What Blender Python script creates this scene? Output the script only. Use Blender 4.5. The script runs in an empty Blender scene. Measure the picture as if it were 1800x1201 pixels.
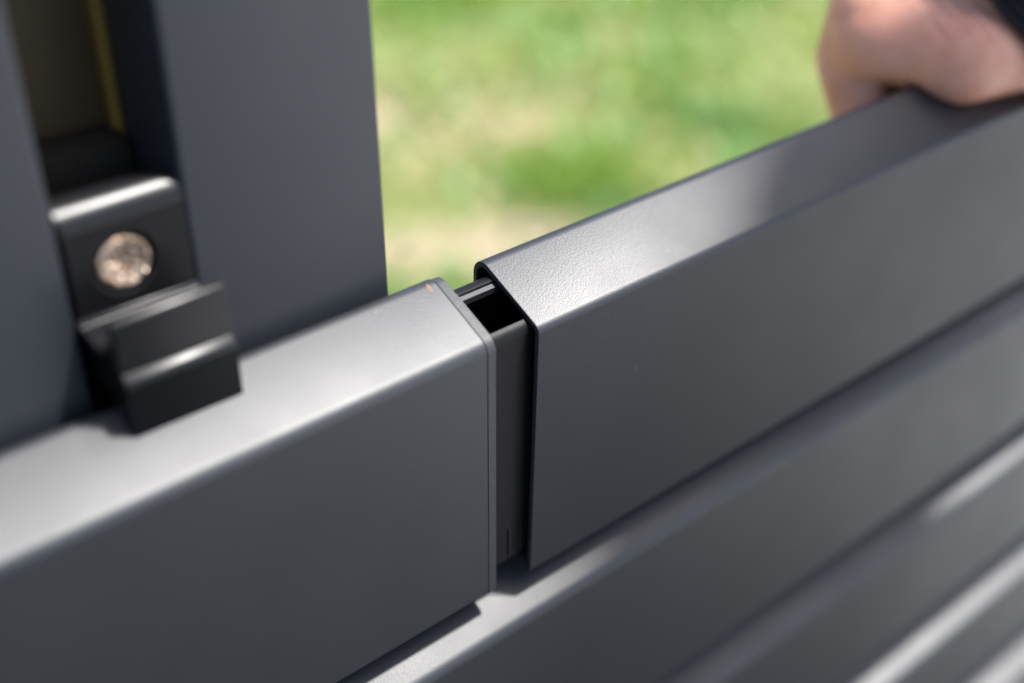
import bpy, bmesh, math, random
import numpy as np
from mathutils import Vector, Matrix, noise

# ------------------------------------------------------------------ camera, sky, sun
S = bpy.context.scene
COL = S.collection
cam_d = bpy.data.cameras.new('camera')
cam = bpy.data.objects.new('camera', cam_d)
COL.objects.link(cam)
fwd = Vector((0.54384856, 0.64226334, -0.54011716)).normalized()
right = Vector((0.76315482, -0.64621569, 0.0)).normalized()
up = right.cross(fwd).normalized()
cam.matrix_world = Matrix.Translation((-0.14790681, -0.1662167, 0.1403514)) @ Matrix((
    (right.x, up.x, -fwd.x), (right.y, up.y, -fwd.y), (right.z, up.z, -fwd.z))).to_4x4()
cam_d.sensor_width = 36
cam_d.lens = 44.283
cam_d.clip_start = 0.01
cam_d.clip_end = 200
cam_d.dof.use_dof = True
cam_d.dof.focus_distance = 0.272
cam_d.dof.aperture_fstop = 4.4
cam_d.dof.aperture_blades = 9
S.camera = cam

SUN = Vector((0.35, -0.22, 0.90)).normalized()          # direction towards the sun
elev = math.asin(SUN.z)
W = bpy.data.worlds.new('World'); S.world = W; W.use_nodes = True
nt = W.node_tree
bg = nt.nodes['Background']
sky = nt.nodes.new('ShaderNodeTexSky'); sky.sky_type = 'NISHITA'; sky.sun_disc = False
sky.sun_elevation = elev; sky.sun_rotation = math.atan2(SUN.x, SUN.y)
sky.air_density = 1.0; sky.dust_density = 2.5
nt.links.new(sky.outputs[0], bg.inputs[0]); bg.inputs[1].default_value = 0.13
sl = bpy.data.lights.new('sun', 'SUN'); sl.energy = 4.8; sl.angle = math.radians(5); sl.color = (1, 0.975, 0.94)
so = bpy.data.objects.new('sun', sl); COL.objects.link(so)
so.rotation_euler = (-SUN).to_track_quat('-Z', 'Y').to_euler()
V = S.view_settings
S.display_settings.display_device = 'sRGB'
V.view_transform = 'Standard'; V.look = 'None'; V.exposure = 0.9; V.gamma = 1.0
S.cycles.use_denoising = True

# ------------------------------------------------------------------ helpers
def link(name, me, mat=None, parent=None, loc=None):
    o = bpy.data.objects.new(name, me); COL.objects.link(o)
    if mat is not None and me is not None and not me.materials: me.materials.append(mat)
    if parent is not None: o.parent = parent
    if loc is not None: o.location = loc
    return o
def thing(name, label, cat, loc=(0, 0, 0), group=None):
    o = bpy.data.objects.new(name, None); COL.objects.link(o); o.location = loc
    o.empty_display_size = 0.02
    o['label'] = label; o['category'] = cat
    if group: o['group'] = group
    return o
def finish(bm, name, mat, parent=None, smooth=True, angle=35, loc=None):
    bmesh.ops.remove_doubles(bm, verts=bm.verts, dist=1e-7)
    bmesh.ops.recalc_face_normals(bm, faces=bm.faces)
    me = bpy.data.meshes.new(name); bm.to_mesh(me); bm.free()
    if smooth:
        for p in me.polygons: p.use_smooth = True
        me.set_sharp_from_angle(angle=math.radians(angle))
    return link(name, me, mat, parent, loc)

def nodes(m):
    m.use_nodes = True
    return m.node_tree, m.node_tree.nodes['Principled BSDF']
def noise_node(nt, coord, scale, detail=2, rough=0.5):
    n = nt.nodes.new('ShaderNodeTexNoise'); n.inputs['Scale'].default_value = scale
    n.inputs['Detail'].default_value = detail; n.inputs['Roughness'].default_value = rough
    nt.links.new(coord, n.inputs['Vector']); return n
def ramp(nt, fac, stops):
    r = nt.nodes.new('ShaderNodeValToRGB')
    e = r.color_ramp.elements
    while len(e) < len(stops): e.new(0.5)
    for k, (p, c) in enumerate(stops):
        e[k].position = p; e[k].color = (*c, 1) if len(c) == 3 else c
    nt.links.new(fac, r.inputs[0]); return r

def coat(name, base, metal, rough, grain=1500, bump=0.5, dist=0.00004, speck=True, spec=0.5):
    """powder coated aluminium: fine orange peel, a few dust specks"""
    m = bpy.data.materials.new(name); nt, b = nodes(m)
    tc = nt.nodes.new('ShaderNodeTexCoord').outputs['Object']
    n1 = noise_node(nt, tc, grain, 3, 0.6)
    n2 = noise_node(nt, tc, grain * 0.42, 1, 0.5)
    mx = nt.nodes.new('ShaderNodeMath'); mx.operation = 'MULTIPLY_ADD'; mx.inputs[1].default_value = 0.45
    nt.links.new(n2.outputs[0], mx.inputs[0]); nt.links.new(n1.outputs[0], mx.inputs[2])
    bp = nt.nodes.new('ShaderNodeBump'); bp.inputs['Strength'].default_value = bump; bp.inputs['Distance'].default_value = dist
    nt.links.new(mx.outputs[0], bp.inputs['Height']); nt.links.new(bp.outputs[0], b.inputs['Normal'])
    big = noise_node(nt, tc, 35, 4, 0.6)
    rr = nt.nodes.new('ShaderNodeMapRange'); rr.inputs[1].default_value = 0.3; rr.inputs[2].default_value = 0.7
    rr.inputs[3].default_value = rough - 0.03; rr.inputs[4].default_value = rough + 0.04
    nt.links.new(big.outputs[0], rr.inputs[0]); nt.links.new(rr.outputs[0], b.inputs['Roughness'])
    if speck:
        d = noise_node(nt, tc, 1300, 0)
        r = ramp(nt, d.outputs[0], [(0.0, tuple(c * 0.75 for c in base)), (0.35, base), (0.91, base), (0.93, (0.26, 0.26, 0.25))])
        nt.links.new(r.outputs[0], b.inputs['Base Color'])
    else: b.inputs['Base Color'].default_value = (*base, 1)
    b.inputs['Metallic'].default_value = metal
    b.inputs['Specular IOR Level'].default_value = spec
    return m

M_COAT = coat('anthracite_powder_coat', (0.013, 0.015, 0.019), 0.0, 0.465, grain=3900, bump=1.0, dist=0.00005, spec=0.88)
M_POST = coat('anthracite_post_coat', (0.021, 0.025, 0.031), 0.0, 0.46, grain=2600, dist=0.00004, spec=0.7)
M_PLASTIC = coat('black_plastic_connector', (0.012, 0.0125, 0.014), 0.0, 0.42, grain=1100, bump=0.35, speck=False)
M_CLIP = coat('black_clip_plastic', (0.008, 0.008, 0.009), 0.0, 0.31, grain=1500, bump=0.4, dist=0.00004, speck=False, spec=0.33)
M_EDGE = coat('cut_edge', (0.05, 0.055, 0.065), 0.3, 0.5, speck=False)

M_NECK = coat('black_moulded_neck', (0.004, 0.004, 0.0045), 0.0, 0.47, grain=1500, bump=0.7, dist=0.00006, speck=False, spec=0.25)
# ------------------------------------------------------------------ rhombus rail profile
SLOPE = 0.44
def rprof(yf, yb, zf, h, r, inset=0.0, seg=7, rs=None):
    """rounded parallelogram section (y, z), front face at yf; inset shrinks it evenly"""
    c = math.cos(math.atan(SLOPE))
    k = inset / c - 0.0
    y0, y1 = yf + inset, yb - inset
    P = [(y0, zf + SLOPE * (y0 - yf) - k), (y1, zf + SLOPE * (y1 - yf) - k),
         (y1, zf - h + SLOPE * (y1 - yf) + k), (y0, zf - h + SLOPE * (y0 - yf) + k)]
    rr = rs or [r, r, r, r]
    out = []
    for i in range(4):
        A, B, C = Vector(P[i - 1]), Vector(P[i]), Vector(P[(i + 1) % 4])
        u, v = (A - B).normalized(), (C - B).normalized()
        R = max(rr[i] - inset, 0.0003)
        half = u.angle(v) / 2
        t = R / math.tan(half)
        cen = B + (u + v).normalized() * (R / math.sin(half))
        a0 = (B + u * t) - cen; a1 = (B + v * t) - cen
        ang0 = math.atan2(a0.y, a0.x); d = math.atan2(a1.y, a1.x) - ang0
        while d > math.pi: d -= 2 * math.pi
        while d < -math.pi: d += 2 * math.pi
        for s in range(seg + 1):
            a = ang0 + d * s / seg
            out.append((cen.x + R * math.cos(a), cen.y + R * math.sin(a)))
    return out
def tube(rings, closed=False):
    """rings: list of lists of Vector; bridge consecutive; closed joins the last to the first"""
    bm = bmesh.new()
    vr = [[bm.verts.new(p) for p in r] for r in rings]
    n = len(vr[0]); m = len(vr)
    for i in range(m if closed else m - 1):
        a, b = vr[i], vr[(i + 1) % m]
        for j in range(n):
            bm.faces.new((a[j], a[(j + 1) % n], b[(j + 1) % n], b[j]))
    return bm
def hollow_rail(x0, x1, yf, yb, zf, h, r, wall, skew0=0.0, skew1=0.0, eb=0.00022, rs=None):
    def ring(x, ins, sk): return [Vector((x + sk * (z - zf), y, z)) for y, z in rprof(yf, yb, zf, h, r, ins, rs=rs)]
    R = [ring(x0 + eb, 0, skew0), ring(x0 + eb * 0.3, eb * 0.3, skew0), ring(x0, eb, skew0), ring(x0, wall - eb * .5, skew0), ring(x0 + eb * .5, wall, skew0),
         ring(x1 - eb, wall, skew1), ring(x1, wall - eb, skew1), ring(x1, eb, skew1), ring(x1 - eb, 0, skew1)]
    return tube(R, closed=True)

H_RAIL = 0.0692
RS = [0.0034, 0.0034, 0.002, 0.0015]
# left top rail
rail_l = thing('fence_rail', 'anthracite top rail at the left, standing under the black clip', 'rail', (0, 0, 0), 'anthracite rails of the fence')
finish(hollow_rail(-0.60, -0.0136, 0.0, 0.0212, 0.0021, H_RAIL, 0.003, 0.0015, skew1=0.008, rs=RS), 'rail_tube', M_COAT, rail_l)

def chip():
    bm = bmesh.new(); n = Vector((0, -SLOPE, 1)).normalized(); e2 = Vector((0, 1, SLOPE)).normalized(); e1 = Vector((1, 0, 0))
    c = Vector((-0.0157, 0.0163, 0.0021 + SLOPE * 0.0163)) + n * 0.00002
    cv = bm.verts.new(c + n * 0.00004); ring = []
    for i in range(20):
        a = 2 * math.pi * i / 20; rr = 0.0007 * (1 + 0.5 * noise.noise(Vector((math.cos(a) * 2, math.sin(a) * 2, 3))))
        ring.append(bm.verts.new(c + e1 * rr * 0.55 * math.cos(a) + e2 * rr * 1.5 * math.sin(a)))
    for i in range(20): bm.faces.new((cv, ring[i], ring[(i + 1) % 20]))
    return bm
M_CHIP = coat('tan_scuff', (0.22, 0.13, 0.075), 0.0, 0.8, grain=2000, speck=False)
finish(chip(), 'scuff_mark', M_CHIP, rail_l)
# right top rail, held by the hand: slightly rolled
rail_r = thing('fence_rail', 'anthracite grey top rail held by the hand, with open cut end over the joint neck', 'rail', (0, 0, 0), 'anthracite rails of the fence')
finish(hollow_rail(0.0000, 0.75, -0.0003, 0.0217, 0.0008, 0.0680, 0.003, 0.0013, skew0=0.026, rs=[0.0024, 0.0034, 0.002, 0.0012]), 'rail_tube', M_COAT, rail_r)

# ------------------------------------------------------------------ plastic joint between the rails
joint = thing('rail_connector', 'black plastic joint piece bridging the gap between the two top rails', 'connector', (-0.0125, 0.01, -0.03))
def J(o):
    o.parent = joint; o.matrix_parent_inverse = Matrix.Translation(-Vector(joint.location)); return o
def flange():
    def ring(x, ins): return [Vector((x + .008 * (z - .002), y, z)) for y, z in rprof(0.0001, 0.0211, 0.0019, 0.0693, 0.003, ins, rs=RS)]
    x0, x1 = -0.0135, -0.0112
    R = [ring(x0 - .006, 0.0018), ring(x0, 0.0018), ring(x0, 0.00015), ring(x0 + .00015, 0), ring(x1 - .0002, 0), ring(x1, .0002), ring(x1, .0024), ring(x1 - .0003, .0034), ring(x0 - .006, .0034)]
    return tube(R, closed=True)
M_FLANGE = coat('grey_moulded_flange', (0.035, 0.037, 0.040), 0.0, 0.5, grain=1500, bump=0.9, dist=0.00008, speck=False)
J(finish(flange(), 'flange', M_FLANGE))

# neck: hollow profile with a rectangular window in its top face
def neck():
    bm = bmesh.new()
    xa, xb = -0.0113, 0.045
    hx0 = -0.0096                      # window starts here and runs under the sleeve
    outer = rprof(0.0001, 0.0211, 0.0019, 0.0693, 0.003, 0.0023, rs=[0.0052, 0.0052, 0.0025, 0.0025])
    # shallower: bottom of the neck ends higher than the rail's
    zmin = -0.0622
    outer = [(y, max(z, zmin + SLOPE * y)) for y, z in outer]
    inner = rprof(0.0001, 0.0211, 0.0019, 0.0693, 0.003, 0.0040, rs=[0.0045, 0.0045, 0.0045, 0.0045])
    inner = [(y, max(z, zmin + 0.0017 + SLOPE * y)) for y, z in inner]
    return outer, inner, xa, xb, hx0
outer, inner, xa, xb, hx0 = neck()
# sides, bottom and back of the neck as one swept strip with thickness (open top), then the top margins
def strip_from(loop, y_lo, y_hi):
    """the loop without its top part between y_lo and y_hi, as an open polyline going round the bottom"""
    top = [(y, z) for y, z in loop]
    n = len(top)
    # top face point test
    def istop(p): return p[1] > SLOPE * p[0] - 0.008
    pts = top
    # rotate so that the break lies on the top face
    start = max(range(n), key=lambda i: (math.hypot(pts[i][0] - pts[i - 1][0], pts[i][1] - pts[i - 1][1]) if istop(pts[i]) and istop(pts[i - 1]) else -1))
    pts = pts[start:] + pts[:start]
    # pts[0] is the back end of the top face, pts[-1] its front end
    a, b = Vector(pts[-1]), Vector(pts[0])
    def at(y):
        t = (y - a.x) / (b.x - a.x); return tuple(a.lerp(b, t))
    return [at(y_hi)] + pts + [at(y_lo)]
def neck_mesh():
    bm = bmesh.new()
    o = strip_from(outer, 0.0043, 0.0147); i_ = strip_from(inner, 0.0043, 0.0147)
    loop = o + i_[::-1]
    for (x0_, x1_) in ((xa, xb),):
        r0 = [Vector((x0_, y, z)) for y, z in loop]; r1 = [Vector((x1_, y, z)) for y, z in loop]
        v0 = [bm.verts.new(p) for p in r0]; v1 = [bm.verts.new(p) for p in r1]
        n = len(loop)
        for j in range(n): bm.faces.new((v0[j], v0[(j + 1) % n], v1[(j + 1) % n], v1[j]))
        m = len(o)
        for vs in (v0, v1):
            for j in range(m - 1): bm.faces.new((vs[j], vs[j + 1], vs[n - 2 - j], vs[n - 1 - j]))
    return bm
J(finish(neck_mesh(), 'neck', M_NECK, angle=40))
def slab(pts, x0, x1, bm=None, skew=0.0, bev=0.0):
    """convex or concave outline (y,z) extruded along x"""
    bm = bm or bmesh.new()
    a = [bm.verts.new((x0, y, z)) for y, z in pts]; b = [bm.verts.new((x1, y, z)) for y, z in pts]
    n = len(pts)
    fs = [bm.faces.new((a[j], a[(j + 1) % n], b[(j + 1) % n], b[j])) for j in range(n)]
    fs += [bm.faces.new(a), bm.faces.new(b[::-1])]
    if bev:
        bmesh.ops.recalc_face_normals(bm, faces=bm.faces)
        es = [e for e in bm.edges if e.is_manifold and e.calc_face_angle(0) > 0.5]
        bmesh.ops.bevel(bm, geom=es, offset=bev, segments=2, affect='EDGES', profile=0.5)
    return bm
zt = lambda y, d=0.0: 0.0019 - 0.0023 / math.cos(math.atan(SLOPE)) + SLOPE * (y - 0.0) - d
# closing bridge of the neck's top beside the flange
b1 = slab([(0.0040, zt(.0040, -.00002)), (0.0150, zt(.0150, -.00002)), (0.0150, zt(.0150, .0018)), (0.0040, zt(.0040, .0018))], xa + .0001, hx0)
J(finish(b1, 'window_edge', M_PLASTIC, smooth=False))
# ledge behind the window: a thin lip a hair lower, leaving a seam line
b2 = slab([(0.0136, zt(.0136, .0005)), (0.0146, zt(.0146, .0005)), (0.0146, zt(.0146, .0018)), (0.0136, zt(.0136, .0018))], hx0, xb)
J(finish(b2, 'window_lip', M_PLASTIC, smooth=False))
# inner rib of the neck's front face
for xr in (-0.0062, -0.0031):
    b3 = slab([(0.00205, -0.0600), (0.00235, -0.0600), (0.00235, -0.052), (0.00205, -0.052)], xr, xr + 0.00025)
    J(finish(b3, 'rib', M_PLASTIC, smooth=False))

# ------------------------------------------------------------------ slats below
fence = thing('garden_fence', 'anthracite slat fence with a tall channelled post, its lower slats under the top rails', 'fence', (0, 0.03, -0.75))
def FN(o):
    o.parent = fence; o.matrix_parent_inverse = Matrix.Translation(-Vector(fence.location)); return o
for zf, hs in ((-0.0762, 0.0580), (-0.1535, 0.0510), (-0.2325, 0.0430), (-0.3190, 0.0450), (-0.4030, 0.0450), (-0.4870, 0.0450)):
    bm = hollow_rail(-0.70, 0.85, -0.004, 0.0172, zf, hs, 0.003, 0.0015, rs=RS)
    FN(finish(bm, 'slat', M_COAT))

# ------------------------------------------------------------------ post
YP = 0.0236
def post_section():
    r = 0.0010
    def rc(pts, r, seg=5):
        out = []
        n = len(pts)
        for i in range(n):
            A, B, C = Vector(pts[i - 1]), Vector(pts[i][:2]), Vector(pts[(i + 1) % n])
            A, C = Vector(pts[i - 1][:2]), Vector(pts[(i + 1) % n][:2])
            u, v = (A - B).normalized(), (C - B).normalized()
            half = u.angle(v) / 2; t = r / math.tan(half); cen = B + (u + v).normalized() * r / math.sin(half)
            a0 = (B + u * t) - cen; a1 = (B + v * t) - cen
            g = math.atan2(a0.y, a0.x); d = math.atan2(a1.y, a1.x) - g
            while d > math.pi: d -= 2 * math.pi
            while d < -math.pi: d += 2 * math.pi
            for s in range(seg + 1): out.append((cen.x + r * math.cos(g + d * s / seg), cen.y + r * math.sin(g + d * s / seg)))
        return out
    W0, W1, C0, C1 = -0.1275, -0.0206, -0.0860, -0.0628
    D = 0.0249
    return rc([(W0, YP), (C0, YP), (C0, YP + D), (C1, YP + D), (C1, YP), (W1, YP), (W1, YP + 0.07), (W0, YP + 0.07)], r)
sec = post_section()
bm = bmesh.new()
z0, z1 = -0.75, 0.45
a = [bm.verts.new((x, y, z0)) for x, y in sec]; b = [bm.verts.new((x, y, z1)) for x, y in sec]
n = len(sec)
for j in range(n): bm.faces.new((a[j], a[(j + 1) % n], b[(j + 1) % n], b[j]))
bm.faces.new(a); bm.faces.new(b[::-1])
POST = FN(finish(bm, 'post', M_POST))
def P(o):
    o.parent = POST; o.matrix_parent_inverse = Matrix.Identity(4); return o
# strips added in the channel: painted ground reflection and painted lit edge
M_REFLECT = coat('painted_ground_reflection', (0.085, 0.062, 0.035), 0.3, 0.5, grain=300, bump=0.2, speck=False)
M_LIT_EDGE = coat('painted_lit_edge', (0.22, 0.15, 0.03), 0.2, 0.55, grain=300, bump=0.2, speck=False)
def box(x0, x1, y0, y1, za, zb, bev=0.0003):
    bm = bmesh.new()
    bmesh.ops.create_cube(bm, size=1)
    for v in bm.verts: v.co = Vector(((x0 + x1) / 2 + v.co.x * (x1 - x0), (y0 + y1) / 2 + v.co.y * (y1 - y0), (za + zb) / 2 + v.co.z * (zb - za)))
    if bev: bmesh.ops.bevel(bm, geom=bm.edges[:], offset=bev, segments=2, affect='EDGES', profile=0.5)
    return bm
P(finish(box(-0.0856, -0.0648, YP + 0.0229, YP + 0.0245, 0.049, 0.4499), 'reflection_strip', M_REFLECT))
P(finish(box(-0.0651, -0.0630, YP + 0.0200, YP + 0.0246, 0.047, 0.4498), 'lit_edge_strip', M_LIT_EDGE))

M_SHADE = coat('painted_channel_shade', (0.013, 0.011, 0.008), 0.0, 0.8, grain=500, bump=0.3, speck=False, spec=0.2)  # black block added low in the channel, painting the shade behind the clip
P(finish(box(-0.0858, -0.0630, YP + 0.0150, YP + 0.0246, 0.004, 0.0500, bev=0.0040), 'channel_shade_block', M_SHADE))
# ------------------------------------------------------------------ clip on the post
clip = thing('mounting_clip', 'black plastic clip screwed into the post channel and sitting on the left top rail', 'clip', (-0.0742, 0.023, 0.009))
def K(o):
    o.parent = clip; o.matrix_parent_inverse = Matrix.Translation(-Vector(clip.location)); return o
CX0, CX1 = -0.0853, -0.0630
# back plate with rounded top, a boss hole for the screw
def arc(cx, cz, r, a0, a1, n=6): return [(cx + r * math.cos(math.radians(a0 + (a1 - a0) * i / n)), cz + r * math.sin(math.radians(a0 + (a1 - a0) * i / n))) for i in range(n + 1)]
def plate_mesh():
    # front surface as a grid with a round hole, closed behind; top curls back into the channel
    bm = bmesh.new()
    cx, cz, R = -0.0754, 0.0338, 0.0057
    x0, x1, za, zb = CX0, CX1, 0.0235, 0.0412
    N = 48
    def sq(a):
        dx, dz = math.cos(a), math.sin(a)
        tx = ((x1 - cx) if dx > 0 else (x0 - cx)) / dx if abs(dx) > 1e-9 else 1e9
        tz = ((zb - cz) if dz > 0 else (za - cz)) / dz if abs(dz) > 1e-9 else 1e9
        t = min(tx, tz); return cx + dx * t, cz + dz * t
    angs = sorted(set([2 * math.pi * i / N for i in range(N)] + [math.atan2(zz - cz, xx - cx) % (2 * math.pi) for xx in (x0, x1) for zz in (za, zb)]))
    yf = 0.0232
    rings = []
    rings.append([bm.verts.new((sq(a)[0], yf, sq(a)[1])) for a in angs])
    for rad, y in ((R + .0007, yf), (R + .0006, yf), (R + .0003, yf), (R, yf + .0002), (R - .0002, yf + .0030)):
        rings.append([bm.verts.new((cx + rad * math.cos(a), y, cz + rad * math.sin(a))) for a in angs])
    n = len(angs)
    for i in range(len(rings) - 1):
        for j in range(n): bm.faces.new((rings[i][j], rings[i][(j + 1) % n], rings[i + 1][(j + 1) % n], rings[i + 1][j]))
    # curled top and body behind
    prof = [(yf, zb)] + arc(yf + .0052, zb, 0.0052, 180, 75, 12) + [(yf + .0066, zb), (yf + .0066, za), (yf + .0060, za), (yf + .0060, zb - .001), (yf + .0004, zb - .001)]
    slab(prof[1:], x0, x1, bm)
    for xs in (x0 + .0001, x1 - .0012): slab([(yf + .0002, za), (yf + .0059, za), (yf + .0059, zb - .0012), (yf + .0002, zb - .0012)], xs, xs + .0011, bm)
    return bm
bm = plate_mesh()
bm2 = K(finish(bm, 'clip_plate', M_CLIP, angle=30))
# foot: shelf, ridge, stepped front, standing on the rail
rt = lambda y: 0.00215 + SLOPE * y
foot = [(0.0266, 0.0239), (0.0150, 0.0239), (0.0146, 0.0290), (0.0141, 0.0296), (0.0132, 0.0297), (0.0124, 0.0292), (0.0122, 0.0284), (0.0121, 0.0192),
        (0.0114, 0.0189), (0.0107, 0.0183), (0.0104, 0.0172), (0.0107, 0.0163), (0.0109, 0.0070), (0.0120, rt(.012)), (0.0212, rt(.0212) + .0002), (0.0233, 0.0128), (0.0266, 0.0128)]
def shelf(): return slab([(0.0265, 0.0238), (0.0265, 0.0252), (0.0238, 0.0260), (0.0225, 0.0258), (0.0221, 0.0250), (0.0149, 0.0242), (0.0149, 0.0230)], CX0 - .0006, CX1 + .0001, bev=0.0002)
K(finish(slab(foot, CX0 + .0012, CX1 + .0003, bev=0.00025), 'clip_foot', M_CLIP, angle=30))
K(finish(shelf(), 'clip_shelf', M_CLIP, angle=30))
# screw head: pan head with a cross recess
M_STEEL = bpy.data.materials.new('zinc_plated_steel'); nt_, b_ = nodes(M_STEEL)
tc = nt_.nodes.new('ShaderNodeTexCoord').outputs['Object']
nn = noise_node(nt_, tc, 1300, 3, 0.6)
r_ = ramp(nt_, nn.outputs[0], [(0.35, (0.30, 0.19, 0.12)), (0.55, (0.62, 0.47, 0.35)), (0.7, (0.92, 0.82, 0.70))]); nt_.links.new(r_.outputs[0], b_.inputs['Base Color'])
b_.inputs['Metallic'].default_value = 0.85; b_.inputs['Roughness'].default_value = 0.4
bp = nt_.nodes.new('ShaderNodeBump'); bp.inputs['Distance'].default_value = 0.0006; bp.inputs['Strength'].default_value = 1.0
nt_.links.new(noise_node(nt_, tc, 700, 2).outputs[0], bp.inputs['Height']); nt_.links.new(bp.outputs[0], b_.inputs['Normal'])
def screw():
    bm = bmesh.new(); cx, cz = -0.0755, 0.0338; N = 64
    rad = [(0.0050, .0010), (0.0050, -.0002), (0.0048, -.0006), (0.0044, -.0008), (0.0040, -.0007), (0.0035, -.0003), (0.0030, -.0001), (0.0024, 0.0), (0.0018, .0001), (0.0012, .0006), (0.0006, .0009)]
    rings = []
    for q, (r, dy) in enumerate(rad):
        row = []
        for i in range(N):
            a = 2 * math.pi * i / N
            rr = r * (1 + (0.28 * math.cos(6 * a) if 7 < q < 10 else 0))
            p = Vector((cx + rr * math.cos(a), 0.0240 + dy, cz + rr * math.sin(a)))
            if q > 2: p.y += 0.00045 * noise.noise(p * 1500) + 0.0003 * noise.noise(p * 3100)
            row.append(bm.verts.new(p))
        rings.append(row)
    for i in range(len(rings) - 1):
        for j in range(N): bm.faces.new((rings[i][j], rings[i][(j + 1) % N], rings[i + 1][(j + 1) % N], rings[i + 1][j]))
    bm.faces.new(rings[-1]); bm.faces.new(rings[0][::-1])
    return bm
sc = K(finish(screw(), 'screw', M_STEEL, angle=30)); sc['label'] = 'shiny zinc plated screw head'

# ------------------------------------------------------------------ hand
def skin_material():
    m = bpy.data.materials.new('skin'); nt, b = nodes(m)
    tc = nt.nodes.new('ShaderNodeTexCoord').outputs['Object']
    a = noise_node(nt, tc, 60, 4, 0.6)
    r = ramp(nt, a.outputs[0], [(0.3, (0.70, 0.30, 0.20)), (0.55, (0.82, 0.42, 0.30)), (0.75, (0.88, 0.52, 0.40))])
    nt.links.new(r.outputs[0], b.inputs['Base Color'])
    b.inputs['Roughness'].default_value = 0.55
    b.inputs['Specular IOR Level'].default_value = 0.3
    b.inputs['Subsurface Weight'].default_value = 0.2
    b.inputs['Subsurface Radius'].default_value = (0.008, 0.003, 0.0015)
    b.inputs['Subsurface Scale'].default_value = 0.6
    f = noise_node(nt, tc, 700, 4, 0.6)
    bp = nt.nodes.new('ShaderNodeBump'); bp.inputs['Distance'].default_value = 0.0004; bp.inputs['Strength'].default_value = 0.5
    nt.links.new(f.outputs[0], bp.inputs['Height']); nt.links.new(bp.outputs[0], b.inputs['Normal'])
    return m
M_SKIN = skin_material()
def capsule(bm, p, q, r0, r1, seg=20, rings=5):
    p, q = Vector(p), Vector(q); d = (q - p); L = d.length; d = d.normalized()
    u = d.orthogonal().normalized(); v = d.cross(u)
    R = []
    for i in range(rings):
        a = math.pi / 2 * (1 - i / rings); R.append((p - d * r0 * math.sin(a), r0 * math.cos(a)))
    for i in range(5): R.append((p + d * L * i / 4, r0 + (r1 - r0) * i / 4))
    for i in range(1, rings + 1):
        a = math.pi / 2 * i / rings; R.append((q + d * r1 * math.sin(a), r1 * math.cos(a)))
    vs = []
    for c, r in R:
        r = max(r, 1e-5)
        vs.append([bm.verts.new(c + (u * math.cos(2 * math.pi * k / seg) + v * math.sin(2 * math.pi * k / seg)) * r) for k in range(seg)])
    for i in range(len(vs) - 1):
        for k in range(seg): bm.faces.new((vs[i][k], vs[i][(k + 1) % seg], vs[i + 1][(k + 1) % seg], vs[i + 1][k]))
    bm.faces.new(vs[0][::-1]); bm.faces.new(vs[-1])
def ell(bm, c, rx, ry, rz, axis=None):
    s = bmesh.ops.create_icosphere(bm, subdivisions=4, radius=1.0)['verts']
    M = Matrix.Identity(3)
    if axis is not None: M = Vector(axis).normalized().to_track_quat('X', 'Z').to_matrix()
    for v in s: v.co = Vector(c) + M @ Vector((v.co.x * rx, v.co.y * ry, v.co.z * rz))

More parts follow.
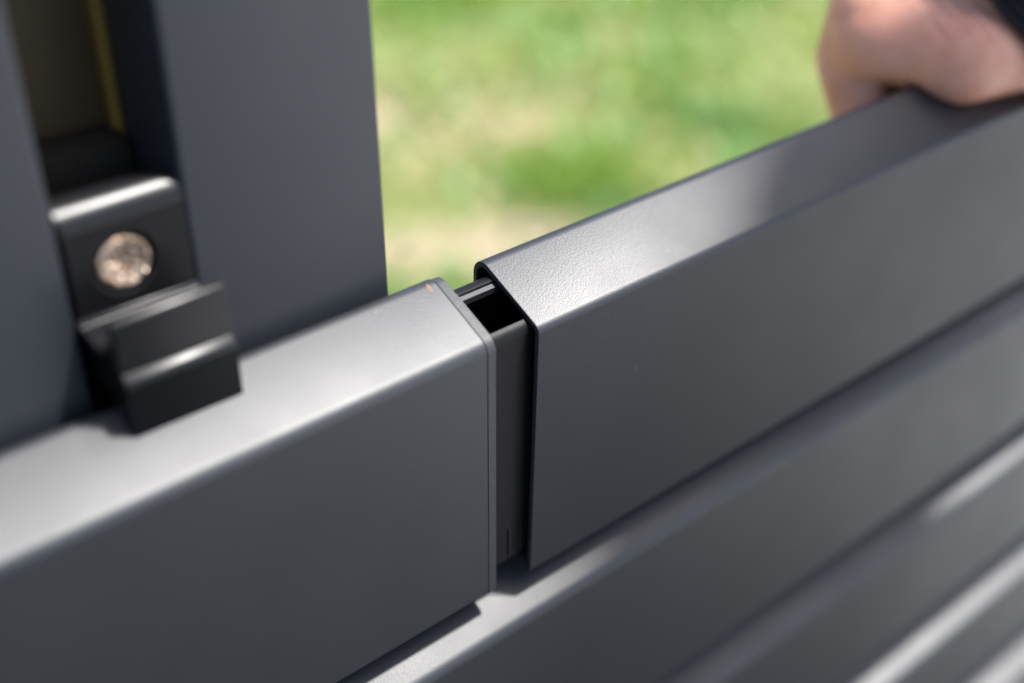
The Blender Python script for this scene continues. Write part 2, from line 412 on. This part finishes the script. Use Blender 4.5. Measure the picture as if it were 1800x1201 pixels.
F = Vector((0.50, -0.45, 0.74)).normalized()      # wrist to elbow
HEEL = Vector((0.1705, 0.0135, 0.0225))
WRI = Vector((0.2080, -0.0010, 0.0440))
def build_hand():
    bm = bmesh.new()
    # hypothenar pad resting on the rail, thenar pad beyond it, palm and back of the hand
    capsule(bm, (0.1690, 0.0130, 0.0160), (0.1870, 0.0105, 0.0150), 0.0135, 0.0132)
    capsule(bm, (0.1870, 0.0105, 0.0150), (0.2080, 0.0060, 0.0160), 0.0132, 0.0140)
    capsule(bm, (0.1760, 0.0300, 0.0160), (0.2120, 0.0280, 0.0200), 0.0150, 0.0165)
    capsule(bm, (0.1760, 0.0200, 0.0170), (0.2050, 0.0170, 0.0220), 0.0125, 0.0150)
    capsule(bm, (0.1580, 0.0350, 0.0190), (0.1740, 0.0270, 0.0180), 0.0125, 0.0130)
    capsule(bm, (0.1590, 0.0330, 0.0185), (0.1730, 0.0210, 0.0175), 0.0120, 0.0140)
    capsule(bm, (0.1610, 0.0300, 0.0170), (0.1690, 0.0180, 0.0150), 0.0100, 0.0115)
    capsule(bm, (0.1900, 0.0200, 0.0260), WRI, 0.0170, 0.0200)
    capsule(bm, (0.2050, 0.0200, 0.0260), WRI + Vector((0.014, 0.010, -0.010)), 0.0180, 0.019)
    mcp = [Vector((0.1590, 0.0390, 0.0250)), Vector((0.1740, 0.0470, 0.0270)), Vector((0.1940, 0.0520, 0.0290)), Vector((0.2140, 0.0540, 0.0290))]
    pip = [Vector((0.1575, 0.0425, 0.0110)), Vector((0.1730, 0.0470, 0.0170)), Vector((0.1930, 0.0480, 0.0170)), Vector((0.2130, 0.0475, 0.0200))]
    dip = [Vector((0.1570, 0.0350, -0.0040)), Vector((0.1760, 0.0380, -0.0100)), Vector((0.1960, 0.0385, -0.0110)), Vector((0.2150, 0.0380, -0.0080))]
    tip = [Vector((0.1590, 0.0305, -0.0190)), Vector((0.1780, 0.0315, -0.0280)), Vector((0.1975, 0.0315, -0.0290)), Vector((0.2160, 0.0310, -0.0250))]
    rad = [(0.0112, 0.0092, 0.0084, 0.0072), (0.0110, 0.0093, 0.0086, 0.0076), (0.0112, 0.0095, 0.0088, 0.0078), (0.0112, 0.0095, 0.0088, 0.0078)]
    for k in range(4):
        capsule(bm, Vector((0.1900 + .008 * k, 0.0250 + .003 * k, 0.0200)), mcp[k], 0.0140, rad[k][0])
        capsule(bm, mcp[k], pip[k], rad[k][0], rad[k][1])
        capsule(bm, pip[k], dip[k], rad[k][1] * 1.02, rad[k][2])
        capsule(bm, dip[k], tip[k], rad[k][2] * 1.02, rad[k][3])
    # thumb lying along the rail on the far side
    t0, t1, t2, t3 = Vector((0.2050, 0.0400, 0.0480)), Vector((0.2330, 0.0460, 0.0400)), Vector((0.2560, 0.0400, 0.0330)), Vector((0.2780, 0.0300, 0.0260))
    capsule(bm, t0, t1, 0.019, 0.0150); capsule(bm, t1, t2, 0.0145, 0.0112); capsule(bm, t2, t3, 0.0112, 0.0092)
    # forearm
    E = WRI + F * 0.27
    capsule(bm, WRI, WRI + F * 0.05, 0.0235, 0.0255); capsule(bm, WRI + Vector((0.010, 0.012, 0)), WRI + F * 0.05 + Vector((.01, .012, 0)), 0.0205, 0.0225)
    capsule(bm, WRI + F * 0.05 + Vector((.005, .006, 0)), WRI + F * 0.09 + Vector((.005, .006, 0)), 0.0255, 0.026)
    me = bpy.data.meshes.new('raw'); bm.to_mesh(me); bm.free()
    o = bpy.data.objects.new('raw', me); COL.objects.link(o)
    r = o.modifiers.new('r', 'REMESH'); r.mode = 'VOXEL'; r.voxel_size = 0.0011
    s = o.modifiers.new('s', 'SMOOTH'); s.factor = 0.6; s.iterations = 26
    dg = bpy.context.evaluated_depsgraph_get()
    me2 = bpy.data.meshes.new_from_object(o.evaluated_get(dg)); me2.name = 'hand'
    bpy.data.objects.remove(o); bpy.data.meshes.remove(me)
    # creases: curved grooves across the heel, plus soft swellings
    n = len(me2.vertices)
    co = np.empty(n * 3); me2.vertices.foreach_get('co', co); co = co.reshape(-1, 3)
    no = np.empty(n * 3); me2.vertices.foreach_get('normal', no); no = no.reshape(-1, 3)
    Fv = np.array(F); base = np.array(HEEL)
    rel = co - base
    Fv = np.array([0.763, -0.646, 0.0]); s_ = rel @ Fv
    upv = np.array([0.349, 0.412, 0.842]); h = rel @ upv
    d = np.zeros(n)
    for (s0, bend, dep, wid, h0, h1) in ((-0.0100, 0.30, 0.0010, 0.0011, -0.006, 0.03), (-0.0045, 0.38, 0.0011, 0.0012, -0.004, 0.03), (0.0010, 0.45, 0.0010, 0.0011, -0.010, 0.03), (0.0075, 0.5, 0.0007, 0.0010, 0.0, 0.03), (0.0190, 0.35, 0.0008, 0.0010, -0.012, 0.03)):
        line = s0 - bend * h + 8 * h * h
        w = np.clip((h - h0) / 0.006, 0, 1) * np.clip((h1 - h) / 0.004, 0, 1)
        dep *= 0.6
        d -= dep * w * np.exp(-((s_ - line) / wid) ** 2)
        d += 0.5 * dep * w * np.exp(-((s_ - line - 2.2 * wid) / (1.5 * wid)) ** 2)
    near = np.exp(-(np.maximum(np.linalg.norm(rel, axis=1) - 0.035, 0) / 0.01) ** 2)
    co = co + no * (d * near)[:, None]
    # inside the cuff the wrist stays slimmer than the cuff
    c0 = np.array(WRI) + np.array([.005, .006, 0]); Fn = np.array(F)
    rr_ = co - c0; sa = rr_ @ Fn; rad_v = rr_ - sa[:, None] * Fn; rad_ = np.linalg.norm(rad_v, axis=1)
    lim = 0.0285
    m_ = (sa > -0.029) & (rad_ > lim) & (rad_ < 0.043)
    k_ = np.where(m_, lim / np.maximum(rad_, 1e-6), 1.0)
    k_ = 1 + (k_ - 1) * np.clip((sa + 0.029) / 0.008, 0, 1)
    co = c0 + sa[:, None] * Fn + rad_v * k_[:, None]
    # keep the flesh out of the rail: press it flat where it touches
    y, z = co[:, 1], co[:, 2]
    topz = 0.0008 + SLOPE * np.clip(y + 0.0003, 0, 0.022) + 0.0003
    inside = (y > -0.0003) & (y < 0.0217) & (z < topz) & (z > -0.03) & (co[:, 0] > 0.1) & (co[:, 0] < 0.30)
    # push out through the nearest side: top, back or front
    dt = topz - z; db = 0.0222 - y; df = y + 0.0010
    best = np.argmin(np.stack([dt, db, df]), axis=0)
    z = np.where(inside & (best == 0), topz, z); y = np.where(inside & (best == 1), 0.0222, np.where(inside & (best == 2), -0.0010, y))
    co[:, 1], co[:, 2] = y, z
    me2.vertices.foreach_set('co', co.ravel()); me2.update()
    for p in me2.polygons: p.use_smooth = True
    me2.materials.clear(); me2.materials.append(M_SKIN)
    return me2, tip, dip, (t2, t3), E
me_h, TIP, DIP, TH, ELB = build_hand()
person = thing('person', 'hand of a person in a black cuff, its heel pressing on the right top rail', 'person', tuple(HEEL))
def H(o):
    o.parent = person; o.matrix_parent_inverse = Matrix.Translation(-Vector(person.location)); return o
H(link('hand', me_h))
M_NAIL = bpy.data.materials.new('nail'); nt_, b_ = nodes(M_NAIL); b_.inputs['Base Color'].default_value = (0.75, 0.52, 0.45, 1); b_.inputs['Roughness'].default_value = 0.25
def nail(t, d, outn):
    ax = (t - d).normalized(); outn = (outn - ax * outn.dot(ax)).normalized(); sd = ax.cross(outn)
    bm = bmesh.new(); g = []
    for i in range(7):
        row = []
        for j in range(7):
            u = -1 + 2 * i / 6; w = -1 + 2 * j / 6
            row.append(bm.verts.new(t + ax * (0.001 + 0.0055 * u) + sd * (0.0052 * w) + outn * (0.0080 - 0.0022 * w * w - 0.0006 * u * u)))
        g.append(row)
    for i in range(6):
        for j in range(6): bm.faces.new((g[i][j], g[i + 1][j], g[i + 1][j + 1], g[i][j + 1]))
    bmesh.ops.solidify(bm, geom=bm.faces[:], thickness=0.0005)
    return bm
for k in range(4): H(finish(nail(TIP[k], DIP[k], Vector((0, 1, 0))), 'fingernail', M_NAIL))
H(finish(nail(TH[1], TH[0], Vector((0, .1, 1)) ), 'fingernail', M_NAIL))
# black ribbed cuff and sleeve
M_CUFF = bpy.data.materials.new('black_ribbed_knit'); nt_, b_ = nodes(M_CUFF)
b_.inputs['Base Color'].default_value = (0.008, 0.009, 0.012, 1); b_.inputs['Roughness'].default_value = 0.8
tc = nt_.nodes.new('ShaderNodeTexCoord').outputs['Object']
bp = nt_.nodes.new('ShaderNodeBump'); bp.inputs['Distance'].default_value = 0.0005
nt_.links.new(noise_node(nt_, tc, 1500, 3).outputs[0], bp.inputs['Height']); nt_.links.new(bp.outputs[0], b_.inputs['Normal'])
def cuff(s0, s1, r0, r1, ribs, amp, wall=0.003):
    C0 = WRI + Vector((.005, .006, 0))
    u = Vector((0, 0, 1)) - F * F.z; u.normalize(); v = F.cross(u)
    N = 220; ST = max(6, int((s1 - s0) / 0.0008)) if amp else 16
    R = []
    def ring(s, r, flat=False):
        out = []
        for k in range(N):
            a = 2 * math.pi * k / N
            rr = r * (1 + 0.10 * math.cos(2 * a))
            out.append(C0 + F * s + (u * math.cos(a) + v * math.sin(a)) * rr)
        return out
    for i in range(ST + 1):
        s = s0 + (s1 - s0) * i / ST
        w = amp * abs(math.sin(math.pi * ribs * i / ST)) if amp else 0
        e = 0.0008 * (i == 0 or i == ST)
        R.append(ring(s, r0 + (r1 - r0) * i / ST + w - e))
    for i in (ST, 0): R.append(ring(s0 + (s1 - s0) * i / ST, r0 + (r1 - r0) * i / ST - wall))
    return tube(R, closed=True)
CUFF_S = -0.031
H(finish(cuff(CUFF_S, 0.034, 0.0325, 0.0345, 26, 0.0014), 'cuff', M_CUFF, angle=60))
def sleeve():
    P0 = WRI + Vector((.005, .006, 0)) + F * 0.044
    F2 = Vector((0.46, -0.42, 0.80)).normalized(); F4 = Vector((-0.12, -0.20, 0.96)).normalized(); F3 = Vector((-0.05, -0.62, 0.78)).normalized()  # unseen arm, bent so that its shadow falls on the rail top
    Q = P0 + F * .02 + F2 * .07
    pts = [P0, P0 + F * .02 + F2 * .02, Q, Q + F4 * .08, Q + F4 * .17, Q + F4 * .20 + F3 * .03, Q + F4 * .21 + F3 * .11, Q + F4 * .21 + F3 * .28]
    rad = [.0365, .038, .041, .046, .051, .056, .058, .062]
    R = []; N = 60
    for i in range(len(pts) - 1):
        for t in (0, .25, .5, .75):
            c = pts[i].lerp(pts[i + 1], t); d = (pts[min(i + 2, len(pts) - 1)] - pts[max(i - 1, 0)]).normalized()
            u = (Vector((0, 0, 1)) - d * d.z).normalized(); v = d.cross(u); r = rad[i] + (rad[i + 1] - rad[i]) * t
            R.append([c + (u * math.cos(2 * math.pi * k / N) + v * math.sin(2 * math.pi * k / N)) * (r + .0035 * noise.noise(Vector((c.x * 18 + math.cos(2 * math.pi * k / N), c.y * 18 + math.sin(2 * math.pi * k / N), c.z * 45)))) for k in range(N)])
    bm = tube(R)
    bmesh.ops.holes_fill(bm, edges=[e for e in bm.edges if e.is_boundary])
    return bm
H(finish(sleeve(), 'sleeve', M_CUFF, angle=60))

# ------------------------------------------------------------------ ground, grass
GZ = -0.75
def ground_material():
    m = bpy.data.materials.new('sandy_soil'); nt, b = nodes(m)
    tc = nt.nodes.new('ShaderNodeTexCoord').outputs['Object']
    a = noise_node(nt, tc, 2.2, 5, 0.6); c = noise_node(nt, tc, 30, 5, 0.7)
    r1 = ramp(nt, c.outputs[0], [(0.3, (0.22, 0.155, 0.105)), (0.5, (0.35, 0.26, 0.185)), (0.7, (0.46, 0.37, 0.28))])
    r2 = ramp(nt, a.outputs[0], [(0.42, (0.0, 0.0, 0.0)), (0.6, (1, 1, 1))])
    mx = nt.nodes.new('ShaderNodeMix'); mx.data_type = 'RGBA'
    nt.links.new(r2.outputs[0], mx.inputs[0]); nt.links.new(r1.outputs[0], mx.inputs[6]); mx.inputs[7].default_value = (0.17, 0.21, 0.06, 1)

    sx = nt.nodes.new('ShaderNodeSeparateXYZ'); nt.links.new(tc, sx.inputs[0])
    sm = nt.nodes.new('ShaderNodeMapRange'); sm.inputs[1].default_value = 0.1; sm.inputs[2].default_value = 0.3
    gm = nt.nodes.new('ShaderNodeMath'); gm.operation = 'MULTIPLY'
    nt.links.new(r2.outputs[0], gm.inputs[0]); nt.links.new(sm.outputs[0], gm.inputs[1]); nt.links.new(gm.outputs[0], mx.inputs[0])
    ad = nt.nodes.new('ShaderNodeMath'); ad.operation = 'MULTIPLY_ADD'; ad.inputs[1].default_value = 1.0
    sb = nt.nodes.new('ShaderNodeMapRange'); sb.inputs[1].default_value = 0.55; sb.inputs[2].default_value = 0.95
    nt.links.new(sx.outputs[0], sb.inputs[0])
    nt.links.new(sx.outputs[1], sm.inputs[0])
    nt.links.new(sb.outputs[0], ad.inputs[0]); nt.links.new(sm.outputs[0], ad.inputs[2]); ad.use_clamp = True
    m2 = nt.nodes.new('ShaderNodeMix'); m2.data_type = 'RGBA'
    r3 = ramp(nt, c.outputs[0], [(0.3, (0.022, 0.023, 0.026)), (0.7, (0.05, 0.05, 0.05))])  # dark unseen paving, added so the front faces reflect something dark
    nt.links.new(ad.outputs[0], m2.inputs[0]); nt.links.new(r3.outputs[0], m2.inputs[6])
    r4 = ramp(nt, c.outputs[0], [(0.3, (0.36, 0.36, 0.35)), (0.7, (0.60, 0.59, 0.57))])
    m3 = nt.nodes.new('ShaderNodeMix'); m3.data_type = 'RGBA'          # unseen gravel before the fence, toned pale for its reflection; sandy soil behind
    nt.links.new(sm.outputs[0], m3.inputs[0]); nt.links.new(r4.outputs[0], m3.inputs[6]); nt.links.new(mx.outputs[2], m3.inputs[7])
    nt.links.new(m3.outputs[2], m2.inputs[7])
    nt.links.new(m2.outputs[2], b.inputs['Base Color']); b.inputs['Roughness'].default_value = 0.9
    bp = nt.nodes.new('ShaderNodeBump'); bp.inputs['Distance'].default_value = 0.01
    nt.links.new(c.outputs[0], bp.inputs['Height']); nt.links.new(bp.outputs[0], b.inputs['Normal'])
    return m
bm = bmesh.new()
bmesh.ops.create_grid(bm, x_segments=80, y_segments=80, size=40)
for v in bm.verts:
    r = v.co.length
    v.co.z = 0.02 * noise.noise(v.co * 0.7) * min(1, r / 3)
g = finish(bm, 'ground', ground_material(), loc=(0, 0, GZ)); g['kind'] = 'structure'

rng = np.random.default_rng(7)
def val_noise(x, y, s, seed):
    """smooth value noise on numpy arrays"""
    r = np.random.default_rng(seed); T = r.random((64, 64))
    X, Y = x / s, y / s; xi, yi = np.floor(X).astype(int), np.floor(Y).astype(int); fx, fy = X - xi, Y - yi
    fx, fy = fx * fx * (3 - 2 * fx), fy * fy * (3 - 2 * fy)
    t = lambda i, j: T[i % 64, j % 64]
    return (t(xi, yi) * (1 - fx) + t(xi + 1, yi) * fx) * (1 - fy) + (t(xi, yi + 1) * (1 - fx) + t(xi + 1, yi + 1) * fx) * fy
# bare sandy places among the grass (x, y, radius)
BARE = [(1.64, 1.60, 0.14), (1.28, 1.95, 0.05), (0.80, 1.17, 0.12), (0.92, 1.08, 0.10), (1.02, 1.62, 0.06), (2.2, 1.60, 0.12), (1.60, 1.36, 0.06)]
def density(x, y):
    d = 0.75 + 1.2 * val_noise(x, y, 0.22, 3) * (0.5 + val_noise(x, y, 0.9, 4))
    for bx, by, br in BARE: d = d * (1 - 0.97 * np.exp(-(((x - bx) ** 2 + (y - by) ** 2) / br ** 2) ** 1.5))
    d = d * np.clip((y - 0.55) / 0.3, 0.05, 1)
    return d
def grass(n, x0, x1, y0, y1, name, lo, hi, wid, mat, tuft=None):
    x = rng.uniform(x0, x1, n * 2); y = rng.uniform(y0, y1, n * 2)
    keep = rng.random(n * 2) < density(x, y); x, y = x[keep][:n], y[keep][:n]
    if tuft:
        for tx, ty, tr, tn in tuft:
            a = rng.normal(size=(tn, 2)) * tr; x = np.concatenate([x, tx + a[:, 0]]); y = np.concatenate([y, ty + a[:, 1]]); nt_blades = tn
    n = len(x); hgt = rng.uniform(lo, hi, n) * (0.6 + 0.8 * val_noise(x, y, 0.3, 9)); ang = rng.uniform(0, 2 * np.pi, n); la = rng.uniform(0, 2 * np.pi, n)
    lean = rng.uniform(0.2, 1.0, n) * hgt
    wv = np.stack([np.cos(ang), np.sin(ang)], 1) * (wid * rng.uniform(0.6, 1.3, n))[:, None]
    V_ = np.zeros((n, 5, 3))
    for k, (t, w) in enumerate(((0, 1), (0.55, 0.8))):
        c = np.stack([x + np.cos(la) * lean * t * t, y + np.sin(la) * lean * t * t, GZ + hgt * (t - 0.15 * t * t)], 1)
        V_[:, 2 * k] = c; V_[:, 2 * k + 1] = c
        V_[:, 2 * k, :2] -= wv * w; V_[:, 2 * k + 1, :2] += wv * w
    V_[:, 4] = np.stack([x + np.cos(la) * lean, y + np.sin(la) * lean, GZ + hgt * 0.8], 1)
    idx = np.arange(n)[:, None] * 5
    quads = idx + np.array([0, 1, 3, 2]); tris = idx + np.array([2, 3, 4])
    me = bpy.data.meshes.new(name)
    me.from_pydata(V_.reshape(-1, 3).tolist(), [], quads.tolist() + tris.tolist())
    at = me.color_attributes.new('tone', 'FLOAT_COLOR', 'POINT')
    tone = np.clip(0.5 * val_noise(x, y, 0.16, 11) + 0.25 * rng.random(n) + 0.25 * val_noise(x, y, 0.5, 12), 0, 1)
    if tuft: tone[-sum(t[3] for t in tuft):] = 0.22 + 0.12 * rng.random(sum(t[3] for t in tuft))
    c = np.repeat(tone, 5); at.data.foreach_set('color', np.stack([c, c, c, np.ones_like(c)], 1).ravel())
    o = link(name, me, mat); o['kind'] = 'stuff'; return o
def grass_material(name, stops):
    m = bpy.data.materials.new(name); nt, b = nodes(m)
    at = nt.nodes.new('ShaderNodeVertexColor'); at.layer_name = 'tone'
    r = ramp(nt, at.outputs[0], stops)
    nt.links.new(r.outputs[0], b.inputs['Base Color']); b.inputs['Roughness'].default_value = 0.45
    tr = nt.nodes.new('ShaderNodeBsdfTranslucent'); nt.links.new(r.outputs[0], tr.inputs[0])
    mx = nt.nodes.new('ShaderNodeMixShader'); mx.inputs[0].default_value = 0.4
    nt.links.new(b.outputs[0], mx.inputs[1]); nt.links.new(tr.outputs[0], mx.inputs[2])
    nt.links.new(mx.outputs[0], nt.nodes['Material Output'].inputs[0]); return m
M_GR = grass_material('grass_blades', [(0.15, (0.12, 0.25, 0.025)), (0.35, (0.26, 0.40, 0.05)), (0.65, (0.44, 0.50, 0.12)), (0.88, (0.64, 0.56, 0.30))])
o = grass(85000, -1.2, 4.2, 0.55, 4.2, 'grass', 0.03, 0.075, 0.0022, M_GR, tuft=[(1.13, 1.20, 0.05, 1500), (1.55, 2.05, 0.07, 900)])
o['label'] = 'sunlit green grass blades on the ground behind the fence'
o = grass(9000, -0.8, 3.2, 0.75, 3.2, 'clover', 0.03, 0.06, 0.014, grass_material('clover_leaves', [(0.2, (0.15, 0.34, 0.10)), (0.7, (0.42, 0.56, 0.26))]))
o['label'] = 'low broad green weed leaves among the grass'
